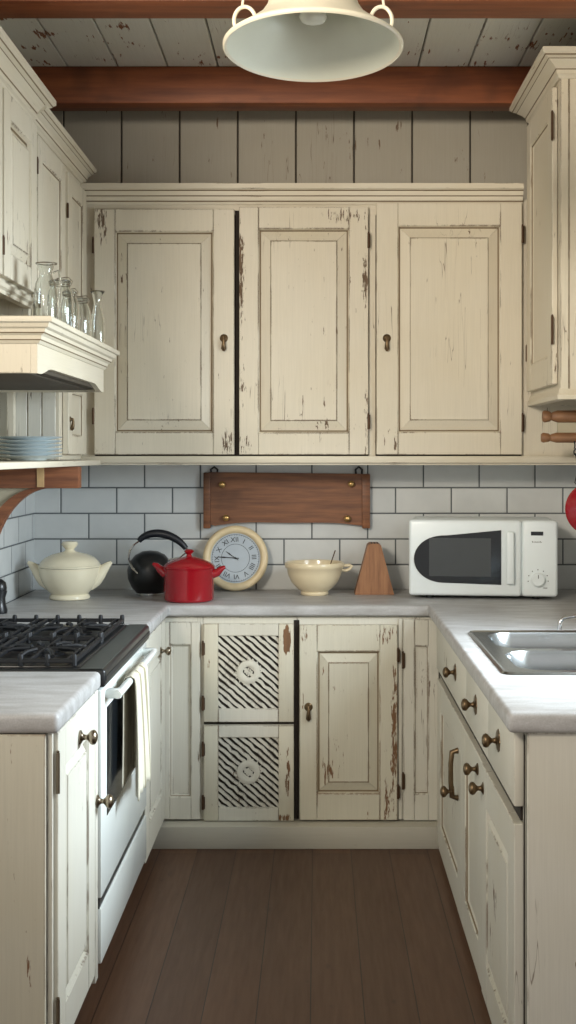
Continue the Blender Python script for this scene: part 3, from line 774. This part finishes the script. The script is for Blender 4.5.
# deck plate around the bowls
bowls = [((0.530, 0.945), (3.285, 3.615)), ((0.530, 0.945), (3.655, 3.985))]
ymid = 3.635
for (bx, by), (c0, c1) in zip(bowls, ((Y0+0.013, ymid), (ymid, Y1-0.013))):
    cx, cy = sum(bx)/2, sum(by)/2; hw, hd = (bx[1]-bx[0])/2, (by[1]-by[0])/2
    hole = rrect(cx, cy, hw, hd, 0.085, n)
    rx0, rx1 = X0+0.013, X1-0.013
    sq = []
    for x, y in hole:
        dx, dy = x-cx, y-cy
        lx = (rx1-cx) if dx > 0 else (cx-rx0); ly = (c1-cy) if dy > 0 else (cy-c0)
        s_ = min(lx/max(abs(dx), 1e-6), ly/max(abs(dy), 1e-6)); sq.append((cx+dx*s_, cy+dy*s_))
    a = b.ring([(x, y, zr-0.002) for x, y in sq]); h0 = b.ring([(x, y, zr-0.002) for x, y in hole]); b.bridge(a, h0, 'steel')
    for cornerx, cornery in ((rx0, c0), (rx1, c0), (rx1, c1), (rx0, c1)):
        # fill the corner triangles left by the radial projection
        best = sorted(range(len(sq)), key=lambda i: abs(sq[i][0]-cornerx)+abs(sq[i][1]-cornery))[:6]
        sx_ = [i for i in best if abs(sq[i][0]-cornerx) < 1e-5]; sy_ = [i for i in best if abs(sq[i][1]-cornery) < 1e-5]
        if sx_ and sy_ and sx_[0] != sy_[0]:
            try: f_ = b.bm.faces.new((a[sx_[0]], b.bm.verts.new((cornerx, cornery, zr-0.002)), a[sy_[0]])); f_.material_index = 0
            except ValueError: pass
t_deck = b.build('rim', t, 40)
for (bx, by) in bowls:
    cx, cy = sum(bx)/2, sum(by)/2; hw, hd = (bx[1]-bx[0])/2, (by[1]-by[0])/2
    b = B(); prev = None
    for ins, z, r in ((0, 0.914, 0.085), (0.004, 0.905, 0.082), (0.010, 0.86, 0.08), (0.014, 0.80, 0.076), (0.022, 0.775, 0.07), (0.045, 0.762, 0.05), (0.09, 0.758, 0.03)):
        rg = b.ring([(x, y, z) for x, y in rrect(cx, cy, hw-ins, hd-ins, r, n)])
        if prev: b.bridge(prev, rg, 'steel', flip=True)
        prev = rg
    b.cap(prev, 'steel'); bo = b.build('bowl', t, 50)
    b = B(); b.lathe([(0, 0.002), (0.02, 0.002), (0.035, 0.004), (0.038, 0)], 'chrome', 24, Matrix.Translation((cx, cy, 0.759))); b.build('drain', bo)
t = thing('faucet', 'thin curved chrome faucet spout reaching over the sink at the right edge', 'faucet', (1.058, 3.86, 0.911))
b = B(); b.lathe([(0, 0), (0.028, 0), (0.028, 0.006), (0.018, 0.012), (0.014, 0.04), (0, 0.04)], 'chrome', 24); b.build('base', t)
b = B(); b.tube([(0, 0, 0.03), (-0.01, 0, 0.052), (-0.05, 0, 0.066), (-0.15, 0, 0.074), (-0.26, 0, 0.072), (-0.300, 0, 0.066), (-0.312, 0, 0.052), (-0.312, 0, 0.030)], [0.009, 0.008, 0.0055, 0.005, 0.005, 0.005, 0.006, 0.008], 'chrome', 12); b.build('spout', t)
b = B(); b.tube([(0, 0.0, 0.036), (0.01, -0.03, 0.055), (0.012, -0.06, 0.06)], [0.008, 0.005, 0.006], 'chrome', 10); b.build('lever', t)

# ------------------------------------------------------------------ things on the back worktop
ZT = 0.911
t = thing('casserole_dish', 'cream lidded casserole dish with two upswept handles at the left of the worktop', 'casserole', (-0.983, 4.95, ZT))
b = B(); b.lathe([(0, 0), (0.076, 0), (0.080, 0.004), (0.078, 0.014), (0.072, 0.020), (0.088, 0.036), (0.105, 0.062), (0.116, 0.09), (0.121, 0.118), (0.121, 0.126), (0.115, 0.127), (0.112, 0.10), (0.09, 0.05), (0, 0.04)], 'stone', 56)
for sgn in (-1, 1):
    b.tube([(sgn*0.072, 0, 0.062), (sgn*0.098, 0, 0.080), (sgn*0.120, 0, 0.102), (sgn*0.140, 0, 0.124), (sgn*0.156, 0, 0.138), (sgn*0.166, 0, 0.145)], [0.034, 0.034, 0.027, 0.018, 0.011, 0.006], 'stone', 18, flat=0.8)
b.build('dish_body', t, 60)
b = B(); b.lathe([(0.116, 0.128), (0.123, 0.128), (0.124, 0.134), (0.118, 0.137), (0.115, 0.145), (0.098, 0.162), (0.07, 0.176), (0.035, 0.184), (0.022, 0.188), (0.017, 0.196), (0.026, 0.206), (0.033, 0.216), (0.028, 0.226), (0, 0.23)], 'stone', 56); b.build('lid', t, 50)

t = thing('kettle', 'round black kettle with thick curved black handle behind the red pot', 'kettle', (-0.685, 5.10, ZT))
b = B(); b.lathe([(0, 0), (0.055, 0), (0.058, 0.005), (0.058, 0.01), (0.075, 0.03), (0.090, 0.065), (0.092, 0.10), (0.083, 0.135), (0.060, 0.162), (0.032, 0.176), (0, 0.180)], 'black', 48); b.build('kettle_body', t, 60)
b = B(); b.lathe([(0.054, -0.0005), (0.0595, 0.001), (0.0595, 0.009), (0.056, 0.010)], 'chrome', 48); b.build('base_ring', t)
b = B(); hp = []
for k in range(15):
    a = PI*0.86-k/14*PI*0.70; hp.append((0.052+0.108*math.cos(a), 0.0, 0.165+0.082*math.sin(a)+0.02*math.cos(a)*-1))
b.tube(hp, [0.011+0.006*math.sin(k/14*PI) for k in range(15)], 'blackpl', 14); b.build('handle', t, 60)
for dy in (-0.012, 0.012):
    b = B(); b.tube([(hp[0][0], dy, hp[0][2]), (-0.064, dy*1.3, 0.205), (-0.080, -0.02+dy, 0.180), (-0.082, -0.045+dy, 0.145), (-0.060, -0.078+dy, 0.115), (-0.035, -0.090+dy, 0.095)], 0.0035, 'chrome', 8)
    b.build('handle_wire', t)
    b = B(); b.tube([(hp[-1][0], dy, hp[-1][2]), (0.16, dy*1.3, 0.18), (0.12, dy, 0.15), (0.07, dy, 0.14)], 0.0035, 'chrome', 8)
    b.build('handle_wire', t)
b = B(); b.tube([(0.0, 0.07, 0.09), (0.0, 0.11, 0.12), (0.0, 0.135, 0.155)], [0.026, 0.018, 0.012], 'black', 14); b.build('spout', t)

t = thing('saucepan', 'red lidded enamel pot with two pointed lugs beside the clock', 'pot', (-0.504, 4.885, ZT))
b = B(); b.lathe([(0, 0), (0.088, 0), (0.095, 0.004), (0.097, 0.012), (0.097, 0.118), (0.102, 0.128), (0.099, 0.130), (0.093, 0.118), (0.09, 0.01), (0, 0.008)], 'red', 56)
for sgn, e in ((-1, 0.0), (1, 0.012)):
    b.tube([(sgn*0.090, 0, 0.105), (sgn*0.112, 0, 0.122-e), (sgn*0.128, 0, 0.138-e), (sgn*0.142, 0, 0.144-e)], [0.020, 0.016, 0.011, 0.006], 'red', 14, flat=1.4)
b.build('pot_body', t, 60)
b = B(); b.lathe([(0.090, 0.130), (0.101, 0.130), (0.102, 0.135), (0.09, 0.146), (0.06, 0.160), (0.025, 0.170), (0.012, 0.173), (0.009, 0.180), (0.016, 0.188), (0.021, 0.194), (0.012, 0.200), (0, 0.202)], 'red', 56); b.build('lid', t, 50)

# clock
t = thing('clock', 'round cream-rimmed clock with Roman numerals leaning on the tiles', 'clock', (-0.338, 5.225, ZT+0.001))
t.rotation_euler = (-0.16, -0.06, 0)
R0 = 0.137; Rm = Matrix.Translation((0, 0, R0)) @ YN
b = B(); b.lathe([(0, -0.012), (R0-0.012, -0.012), (R0, -0.004), (R0, 0.006), (R0-0.006, 0.015), (R0-0.016, 0.018), (R0-0.026, 0.014), (R0-0.032, 0.004), (R0-0.033, 0.0)], 'clockrim', 72, Rm); b.build('rim', t, 50)
b = B(); b.lathe([(0, 0.0025), (R0-0.032, 0.0025)], 'face', 64, Rm)
for r_ in (0.059, 0.099): b.lathe([(r_-0.0008, 0.0026), (r_-0.0008, 0.0032), (r_+0.0008, 0.0032), (r_+0.0008, 0.0026)], 'ink', 64, Rm)
for k in range(60):
    a = k*PI/30
    b.prism([(0.0985*math.sin(a-0.006), R0+0.0985*math.cos(a-0.006)), (0.0985*math.sin(a+0.006), R0+0.0985*math.cos(a+0.006)), (0.094*math.sin(a+0.006), R0+0.094*math.cos(a+0.006)), (0.094*math.sin(a-0.006), R0+0.094*math.cos(a-0.006))], -0.0033, -0.0026, 'ink')
fc = b.build('clock_face', t)
def text_obj(body, size, name, parent, loc, rot, mat, extrude=0.0006):
    cu = bpy.data.curves.new('lettering', 'FONT'); cu.body = body; cu.size = size; cu.align_x = 'CENTER'; cu.align_y = 'CENTER'; cu.extrude = extrude
    cu.resolution_u = 2
    ob = bpy.data.objects.new('lettering', cu); C.objects.link(ob)
    bpy.context.view_layer.update()
    me = bpy.data.meshes.new_from_object(ob.evaluated_get(bpy.context.evaluated_depsgraph_get()))
    bpy.data.objects.remove(ob); me.materials.clear(); me.materials.append(M[mat])
    o = bpy.data.objects.new(name, me); C.objects.link(o); o.parent = parent; o.location = loc; o.rotation_euler = rot
    return o
NUM = ['XII', 'I', 'II', 'III', 'IIII', 'V', 'VI', 'VII', 'VIII', 'IX', 'X', 'XI']
for k, s_ in enumerate(NUM):
    a = k*PI/6
    text_obj(s_, 0.029, 'numeral', fc, (0.077*math.sin(a), -0.0034, R0+0.077*math.cos(a)), (PI/2, a, 0), 'ink')
def hand(name, L, wd, ang, y):
    b = B(); c_, s_ = math.cos(ang), math.sin(ang)
    P = [(-wd, -0.015), (wd, -0.015), (wd*1.0, L*0.5), (wd*2.0, L*0.62), (wd*0.3, L), (-wd*0.3, L), (-wd*2.0, L*0.62), (-wd, L*0.5)]
    b.prism([(u*c_+v*s_, R0-u*s_+v*c_) for u, v in P], y, y+0.0012, 'ink'); b.build(name, t)
hand('minute_hand', 0.078, 0.0016, math.radians(-83), -0.0075); hand('hour_hand', 0.050, 0.0014, math.radians(-52), -0.006)
b = B(); b.lathe([(0, 0.009), (0.004, 0.008), (0.004, 0.003)], 'ink', 16, Rm); b.build('hand_hub', t)

t = thing('mixing_bowl', 'ivory mixing bowl with a side handle beside the wooden block', 'bowl', (-0.014, 5.10, ZT))
b = B(); b.lathe([(0, 0), (0.055, 0), (0.058, 0.006), (0.054, 0.014), (0.072, 0.026), (0.095, 0.052), (0.110, 0.085), (0.114, 0.108), (0.120, 0.112), (0.122, 0.128), (0.118, 0.133), (0.112, 0.130), (0.107, 0.10), (0.085, 0.05), (0.05, 0.022), (0, 0.018)], 'stone2', 56); b.build('bowl_body', t, 50)
b = B(); b.tube([(0.110, 0, 0.10), (0.130, 0, 0.098), (0.146, 0, 0.106), (0.152, 0, 0.116), (0.142, 0, 0.120), (0.118, 0, 0.118)], 0.0065, 'stone2', 12, flat=1.6); b.build('handle', t, 60)
sp = thing('spoon', 'thin dark utensil standing in the ivory mixing bowl', 'utensil', (-0.014, 5.10, ZT+0.0225))
b = B(); b.tube([(0.03, 0.02, 0.006), (0.052, 0.025, 0.06), (0.085, 0.035, 0.155)], [0.004, 0.0018, 0.0025], 'rust', 8); b.build('handle', sp)
b = B(); b.lathe([(0, 0.0), (0.010, 0.004), (0.014, 0.010), (0, 0.008)], 'rust', 16, Matrix.Translation((0.03, 0.02, 0.0))); b.build('spoon_bowl', sp)

t = thing('knife_block', 'wedge-shaped wooden block standing between bowl and microwave', 'knife block', (0.233, 5.14, ZT))
b = B(); b.prism([(-0.083, 0), (0.077, 0), (0.024, 0.2), (0.015, 0.207), (-0.022, 0.207), (-0.030, 0.2)], -0.05, 0.06, 'block', 'xz', 0.004)
blk = b.build('block_body', t)
b = B()
for k in range(3): b.box(-0.015+k*0.012, -0.011+k*0.012, -0.03, 0.04, 0.2068, 0.2085, 'gap')
b.build('knife_slot', t)

# microwave
t = thing('microwave_oven', 'white microwave oven with rounded dark window on the back worktop', 'microwave', (0.650, 4.93, ZT), -0.11)
Wm, Hm, Dm, zb = 0.585, 0.305, 0.27, 0.010
def mx(px): return (px-482)/251
def mz(py): return (597-py)/251+zb
b = B(); b.box(-Wm/2, Wm/2, 0.014, Dm, zb, zb+Hm, 'mw_white', 0.034, 6); b.build('casing', t, 50)
sx = 0.152
b = B(); b.box(-Wm/2+0.001, sx-0.001, 0.0, 0.03, zb+0.002, zb+Hm-0.002, 'mw_white', 0.013, 4); dr = b.build('door', t, 50)
b = B(); b.box(sx+0.001, Wm/2-0.001, 0.0, 0.03, zb+0.002, zb+Hm-0.002, 'mw_white', 0.013, 4); cp = b.build('control_panel', t, 50)
poly = []
for k in range(25):
    a = PI/2+k/24*PI; ca, sa = math.cos(a), math.sin(a)
    poly.append((mx(447)+(mx(447)-mx(414))*(-abs(ca)**0.85), (mz(560)+0.012*0)+sa*(0.094 if sa > 0 else 0.094)*abs(sa)**0.0))
poly = [(x, z) for x, z in poly]
poly = poly+[(mx(500), mz(585)), (mx(500), mz(531))]
b = B(); b.prism(poly, -0.0035, 0.002, 'darkglass', 'xz'); b.build('window', dr)
b = B(); b.prism([(mx(429), mz(539)), (mx(490), mz(539)), (mx(490), mz(577)), (mx(429), mz(577))][::-1], -0.0042, -0.003, 'darkglass2', 'xz'); b.build('window_mesh', dr)
b = B(); b.box(mx(505), mx(512.5), -0.026, -0.012, mz(584), mz(532), 'mw_white', 0.006, 3)
for z in (mz(580), mz(536)): b.box(mx(506), mx(511.5), -0.018, 0.003, z-0.008, z+0.008, 'mw_white', 0.002)
b.build('door_handle', dr)
b = B(); b.box(mx(529), mx(541), -0.002, 0.001, mz(536), mz(532.2), 'darkglass', 0.0006, 1); b.build('display', cp)
b = B(); b.lathe([(0, 0), (0.031, 0), (0.031, 0.003), (0.027, 0.005), (0.026, 0.018), (0.022, 0.021), (0, 0.021)], 'mw_white', 32, Matrix.Translation((mx(536), 0.001, mz(579.5))) @ YN)
b.box(mx(536)-0.0012, mx(536)+0.0012, -0.0212, -0.019, mz(579.5)+0.006, mz(579.5)+0.020, 'ink'); b.build('dial', cp)
b = B()
for k in range(7):
    a = math.radians(-100+k*33); b.lathe([(0, 0.001), (0.0022, 0.001), (0.0022, 0)], 'ink', 8, Matrix.Translation((mx(536)+0.039*math.sin(a), 0, mz(579.5)+0.039*math.cos(a))) @ YN)
b.build('dial_tick', cp); b = B()
for k, (q, h_) in enumerate(((-16, 3.5), (-11, 2), (-7, 2.6), (-3, 2), (1, 2.6), (5, 2), (9, 3.4), (13, 1.4))):
    b.box(mx(535)+q/1000*1.2, mx(535)+(q+2.4)/1000*1.2, -0.0006, 0.001, mz(543), mz(543)+h_/1000*1.6, 'ink')
b.build('printed_lettering', cp); b = B(); b.box(mx(541), mx(545), -0.0006, 0.001, mz(588), mz(587.4), 'ink'); b.build('printed_mark', cp)
for x in (-0.21, 0.21):
    for y in (0.05, 0.22):
        b = B(); b.lathe([(0, 0), (0.014, 0), (0.016, 0.006), (0.012, 0.02), (0, 0.02)], 'black', 16, Matrix.Translation((x, y, 0))); b.build('foot', t)

# wall plaque
t = thing('wooden_plaque', 'dark brown wooden board with brass knobs hung on the tiles', 'plaque', (-0.132, 5.308, -0.020))
b = B(); n = 24; poly = [(-0.33, 1.428), (-0.335, 1.21)]
for k in range(n+1):
    u = k/n; poly.append((-0.33+0.66*u, 1.195+0.022*math.sin(PI*u)**0.8+(0.004*math.sin(u*9)))) if 0 < k < n else None
poly += [(0.335, 1.20), (0.33, 1.42)]
b.prism(poly, -0.026, -0.002, 'plaque', 'xz', 0.003); b.build('board', t)
for x0_, x1_, zt_ in ((-0.352, -0.322, 1.418), (0.318, 0.352, 1.412)):
    b = B(); b.box(x0_, x1_, -0.036, -0.002, 1.190, zt_+0.008, 'plaque', 0.004); b.build('end_cleat', t)
for x, z in ((-0.272, 1.375), (0.272, 1.378), (-0.256, 1.235), (0.256, 1.232)):
    b = B(); b.lathe([(0, 0), (0.006, 0), (0.005, 0.008), (0.012, 0.012), (0.014, 0.018), (0.009, 0.024), (0, 0.025)], 'bright_brass', 20, YN); b.build('brass_knob', t, loc=(x, -0.026, z), smooth=50)
for x in (-0.308, 0.305):
    b = B(); b.tube([(x-0.012, -0.012, 1.418), (x-0.014, -0.012, 1.438), (x, -0.012, 1.450), (x+0.014, -0.012, 1.438), (x+0.012, -0.012, 1.418)], 0.0045, 'iron', 8); b.build('hanger', t)

# plates on the shelf
spot = (-0.985, 4.26)
prof = [(0, 0), (0.055, 0), (0.060, 0.003), (0.062, 0.006), (0.108, 0.013), (0.114, 0.016), (0.112, 0.0175), (0.062, 0.010), (0, 0.008)]
b = B(); b.lathe([(r_, z) for r_, z in prof], 'plate', 56); p0 = b.build('dinner_plate', None, 50)
NP = 6
for k in range(NP):
    o = p0 if k == 0 else p0.copy()
    if k: C.objects.link(o)
    o.location = (spot[0]+random.uniform(-0.001, 0.001), spot[1]+random.uniform(-0.001, 0.001), 1.461+k*0.0128)
    where = ['at the bottom', 'second from the bottom', 'third from the bottom', 'third from the top', 'second from the top', 'at the top'][k]
    tag(o, 'pale blue-grey plate %s of the stack on the shelf' % where, 'plate', 'stack of plates on the shelf')

# glass vessels on the hood shelf
def jar(name, label, x, y, h, r, kind, cat='jar'):
    t = thing(name, label, cat, (x, y, 1.8525))
    w_ = 0.0022
    if kind == 'jar':
        out = [(0, 0), (r*0.9, 0), (r, 0.006), (r, h*0.66), (r*0.9, h*0.78), (r*0.72, h*0.84), (r*0.72, h*0.93), (r*0.80, h*0.94), (r*0.80, h*0.97), (r*0.70, h*0.97)]
    elif kind == 'jug':
        out = [(0, 0), (r*0.92, 0), (r, 0.008), (r*1.0, h*0.5), (r*0.85, h*0.70), (r*0.55, h*0.80), (r*0.52, h*0.87), (r*0.70, h*0.965), (r*0.80, h)]
    else:
        out = [(0, 0), (r*0.9, 0), (r, 0.01), (r*0.95, h*0.45), (r*0.6, h*0.66), (r*0.45, h*0.78), (r*0.65, h*0.93), (r*0.95, h)]
    inn = [(max(q-w_, 0.001), z+ (w_*1.5 if k < 3 else 0)) for k, (q, z) in enumerate(out)][1:]
    b = B(); b.lathe(out+inn[::-1]+[(0, w_*2)], 'glass', 36); b.build('glass_body', t, 60)
    if kind == 'jar':
        b = B(); b.lathe([(0, h*1.01), (r*0.5, h*1.005), (r*0.78, h*0.985), (r*0.80, h*0.972), (0, h*0.972)], 'glass', 32); b.build('lid', t, 50)
        b = B(); b.tube([(r*0.78*math.cos(k*PI/12), r*0.78*math.sin(k*PI/12), h*0.90) for k in range(24)], 0.0014, 'nickel', 6, True)
        b.tube([(r*0.78, 0, h*0.90), (r*0.92, 0, h*0.97), (r*0.6, 0, h*1.05), (-r*0.2, 0, h*1.03), (-r*0.85, 0, h*0.97), (-r*0.78, 0, h*0.90)], 0.0014, 'nickel', 6); b.build('wire_bail', t)
    else:
        b = B(); b.tube([(r*0.8*math.cos(k*PI/12)*(1.15 if k < 3 or k > 21 else 1), r*0.8*math.sin(k*PI/12), h) for k in range(24)], 0.0018, 'nickel', 6, True); b.build('lip_rim', t)
    if kind == 'jug':
        b = B(); b.tube([(r*0.6, 0, h*0.86), (r*1.1, 0, h*0.90), (r*1.25, 0, h*0.70), (r*1.0, 0, h*0.50)], 0.0035, 'glass', 8); b.build('handle', t, 60)
    return t
jar('glass_jug', 'clear glass jug with flared lip, first and tallest in the row on the hood shelf', -0.815, 3.74, 0.200, 0.036, 'jug', 'jug')
jar('glass_jar', 'wide clear swing-top jar right beside the tall jug on the hood shelf', -0.795, 3.86, 0.168, 0.040, 'jar')
jar('glass_jar', 'slim clear glass jar in the middle of the row on the hood shelf', -0.79, 3.98, 0.150, 0.028, 'jar')
jar('glass_jar', 'squat clear glass jar next to the flared carafe on the hood shelf', -0.785, 4.12, 0.145, 0.036, 'jar')
jar('glass_carafe', 'small clear carafe with flared top, last in the row on the hood shelf', -0.752, 4.26, 0.185, 0.026, 'carafe', 'carafe')

# dark mill at the left edge
t = thing('pepper_mill', 'dark cylindrical mill at the left edge of the worktop behind the stove', 'pepper mill', (-1.150, 4.50, ZT))
b = B(); b.lathe([(0, 0), (0.030, 0), (0.032, 0.01), (0.026, 0.03), (0.024, 0.055), (0.030, 0.075), (0.030, 0.08), (0, 0.08)], 'black', 32); b.build('mill_body', t, 50)
b = B(); b.lathe([(0, 0.08), (0.028, 0.081), (0.030, 0.09), (0.026, 0.11), (0.012, 0.122), (0, 0.124)], 'black', 32); b.build('mill_cap', t, 50)

# ------------------------------------------------------------------ pendant lamp
t = thing('pendant_lamp', 'cream enamel pendant lamp shade with two loop handles hanging from the ceiling', 'lamp', (-0.011, 2.80, 2.388))
t.rotation_euler = (math.radians(-4), 0, 0)
b = B()
b.lathe([(0.193, 0.004), (0.198, 0.000), (0.202, 0.003), (0.202, 0.009), (0.195, 0.014), (0.180, 0.024), (0.150, 0.045), (0.122, 0.068), (0.104, 0.095), (0.094, 0.13), (0.080, 0.165), (0.060, 0.19), (0.052, 0.205), (0.050, 0.25), (0.030, 0.262), (0, 0.265)], 'shade_out', 72)
b.lathe([(0.193, 0.004), (0.178, 0.020), (0.148, 0.041), (0.118, 0.065), (0.098, 0.095), (0.088, 0.13), (0.07, 0.165), (0, 0.18)], 'shade_in', 72)
b.build('lamp_shade', t, 60)
for sg in (-1, 1):
    b = B(); pts = []
    for k in range(17):
        a = -0.30*PI+k/16*1.28*PI
        pts.append((sg*(0.152+0.024*math.cos(a)), -0.02, 0.058+0.032*math.sin(a)))
    b.tube(pts, 0.0045, 'shade_out', 10); b.build('loop_handle', t, 60)
    b = B(); b.tube([(sg*0.158, -0.02, 0.090), (sg*0.150, -0.014, 0.16), (sg*0.006, 0, 0.50)], 0.003, 'shade_out', 8); b.build('stay_rod', t)
b = B(); b.lathe([(0, 0.060), (0.016, 0.062), (0.027, 0.067), (0.031, 0.075), (0.028, 0.087), (0.016, 0.10), (0.014, 0.125), (0, 0.126)], 'bulb', 36); b.build('light_bulb', t, 60)
b = B(); b.lathe([(0, 0.122), (0.018, 0.122), (0.018, 0.18), (0, 0.18)], 'nickel', 24); b.build('socket', t)
b = B(); b.lathe([(0, 0.26), (0.008, 0.26), (0.008, 0.62), (0.035, 0.622), (0.035, 0.629), (0, 0.629)], 'shade_out', 20); b.build('stem', t)
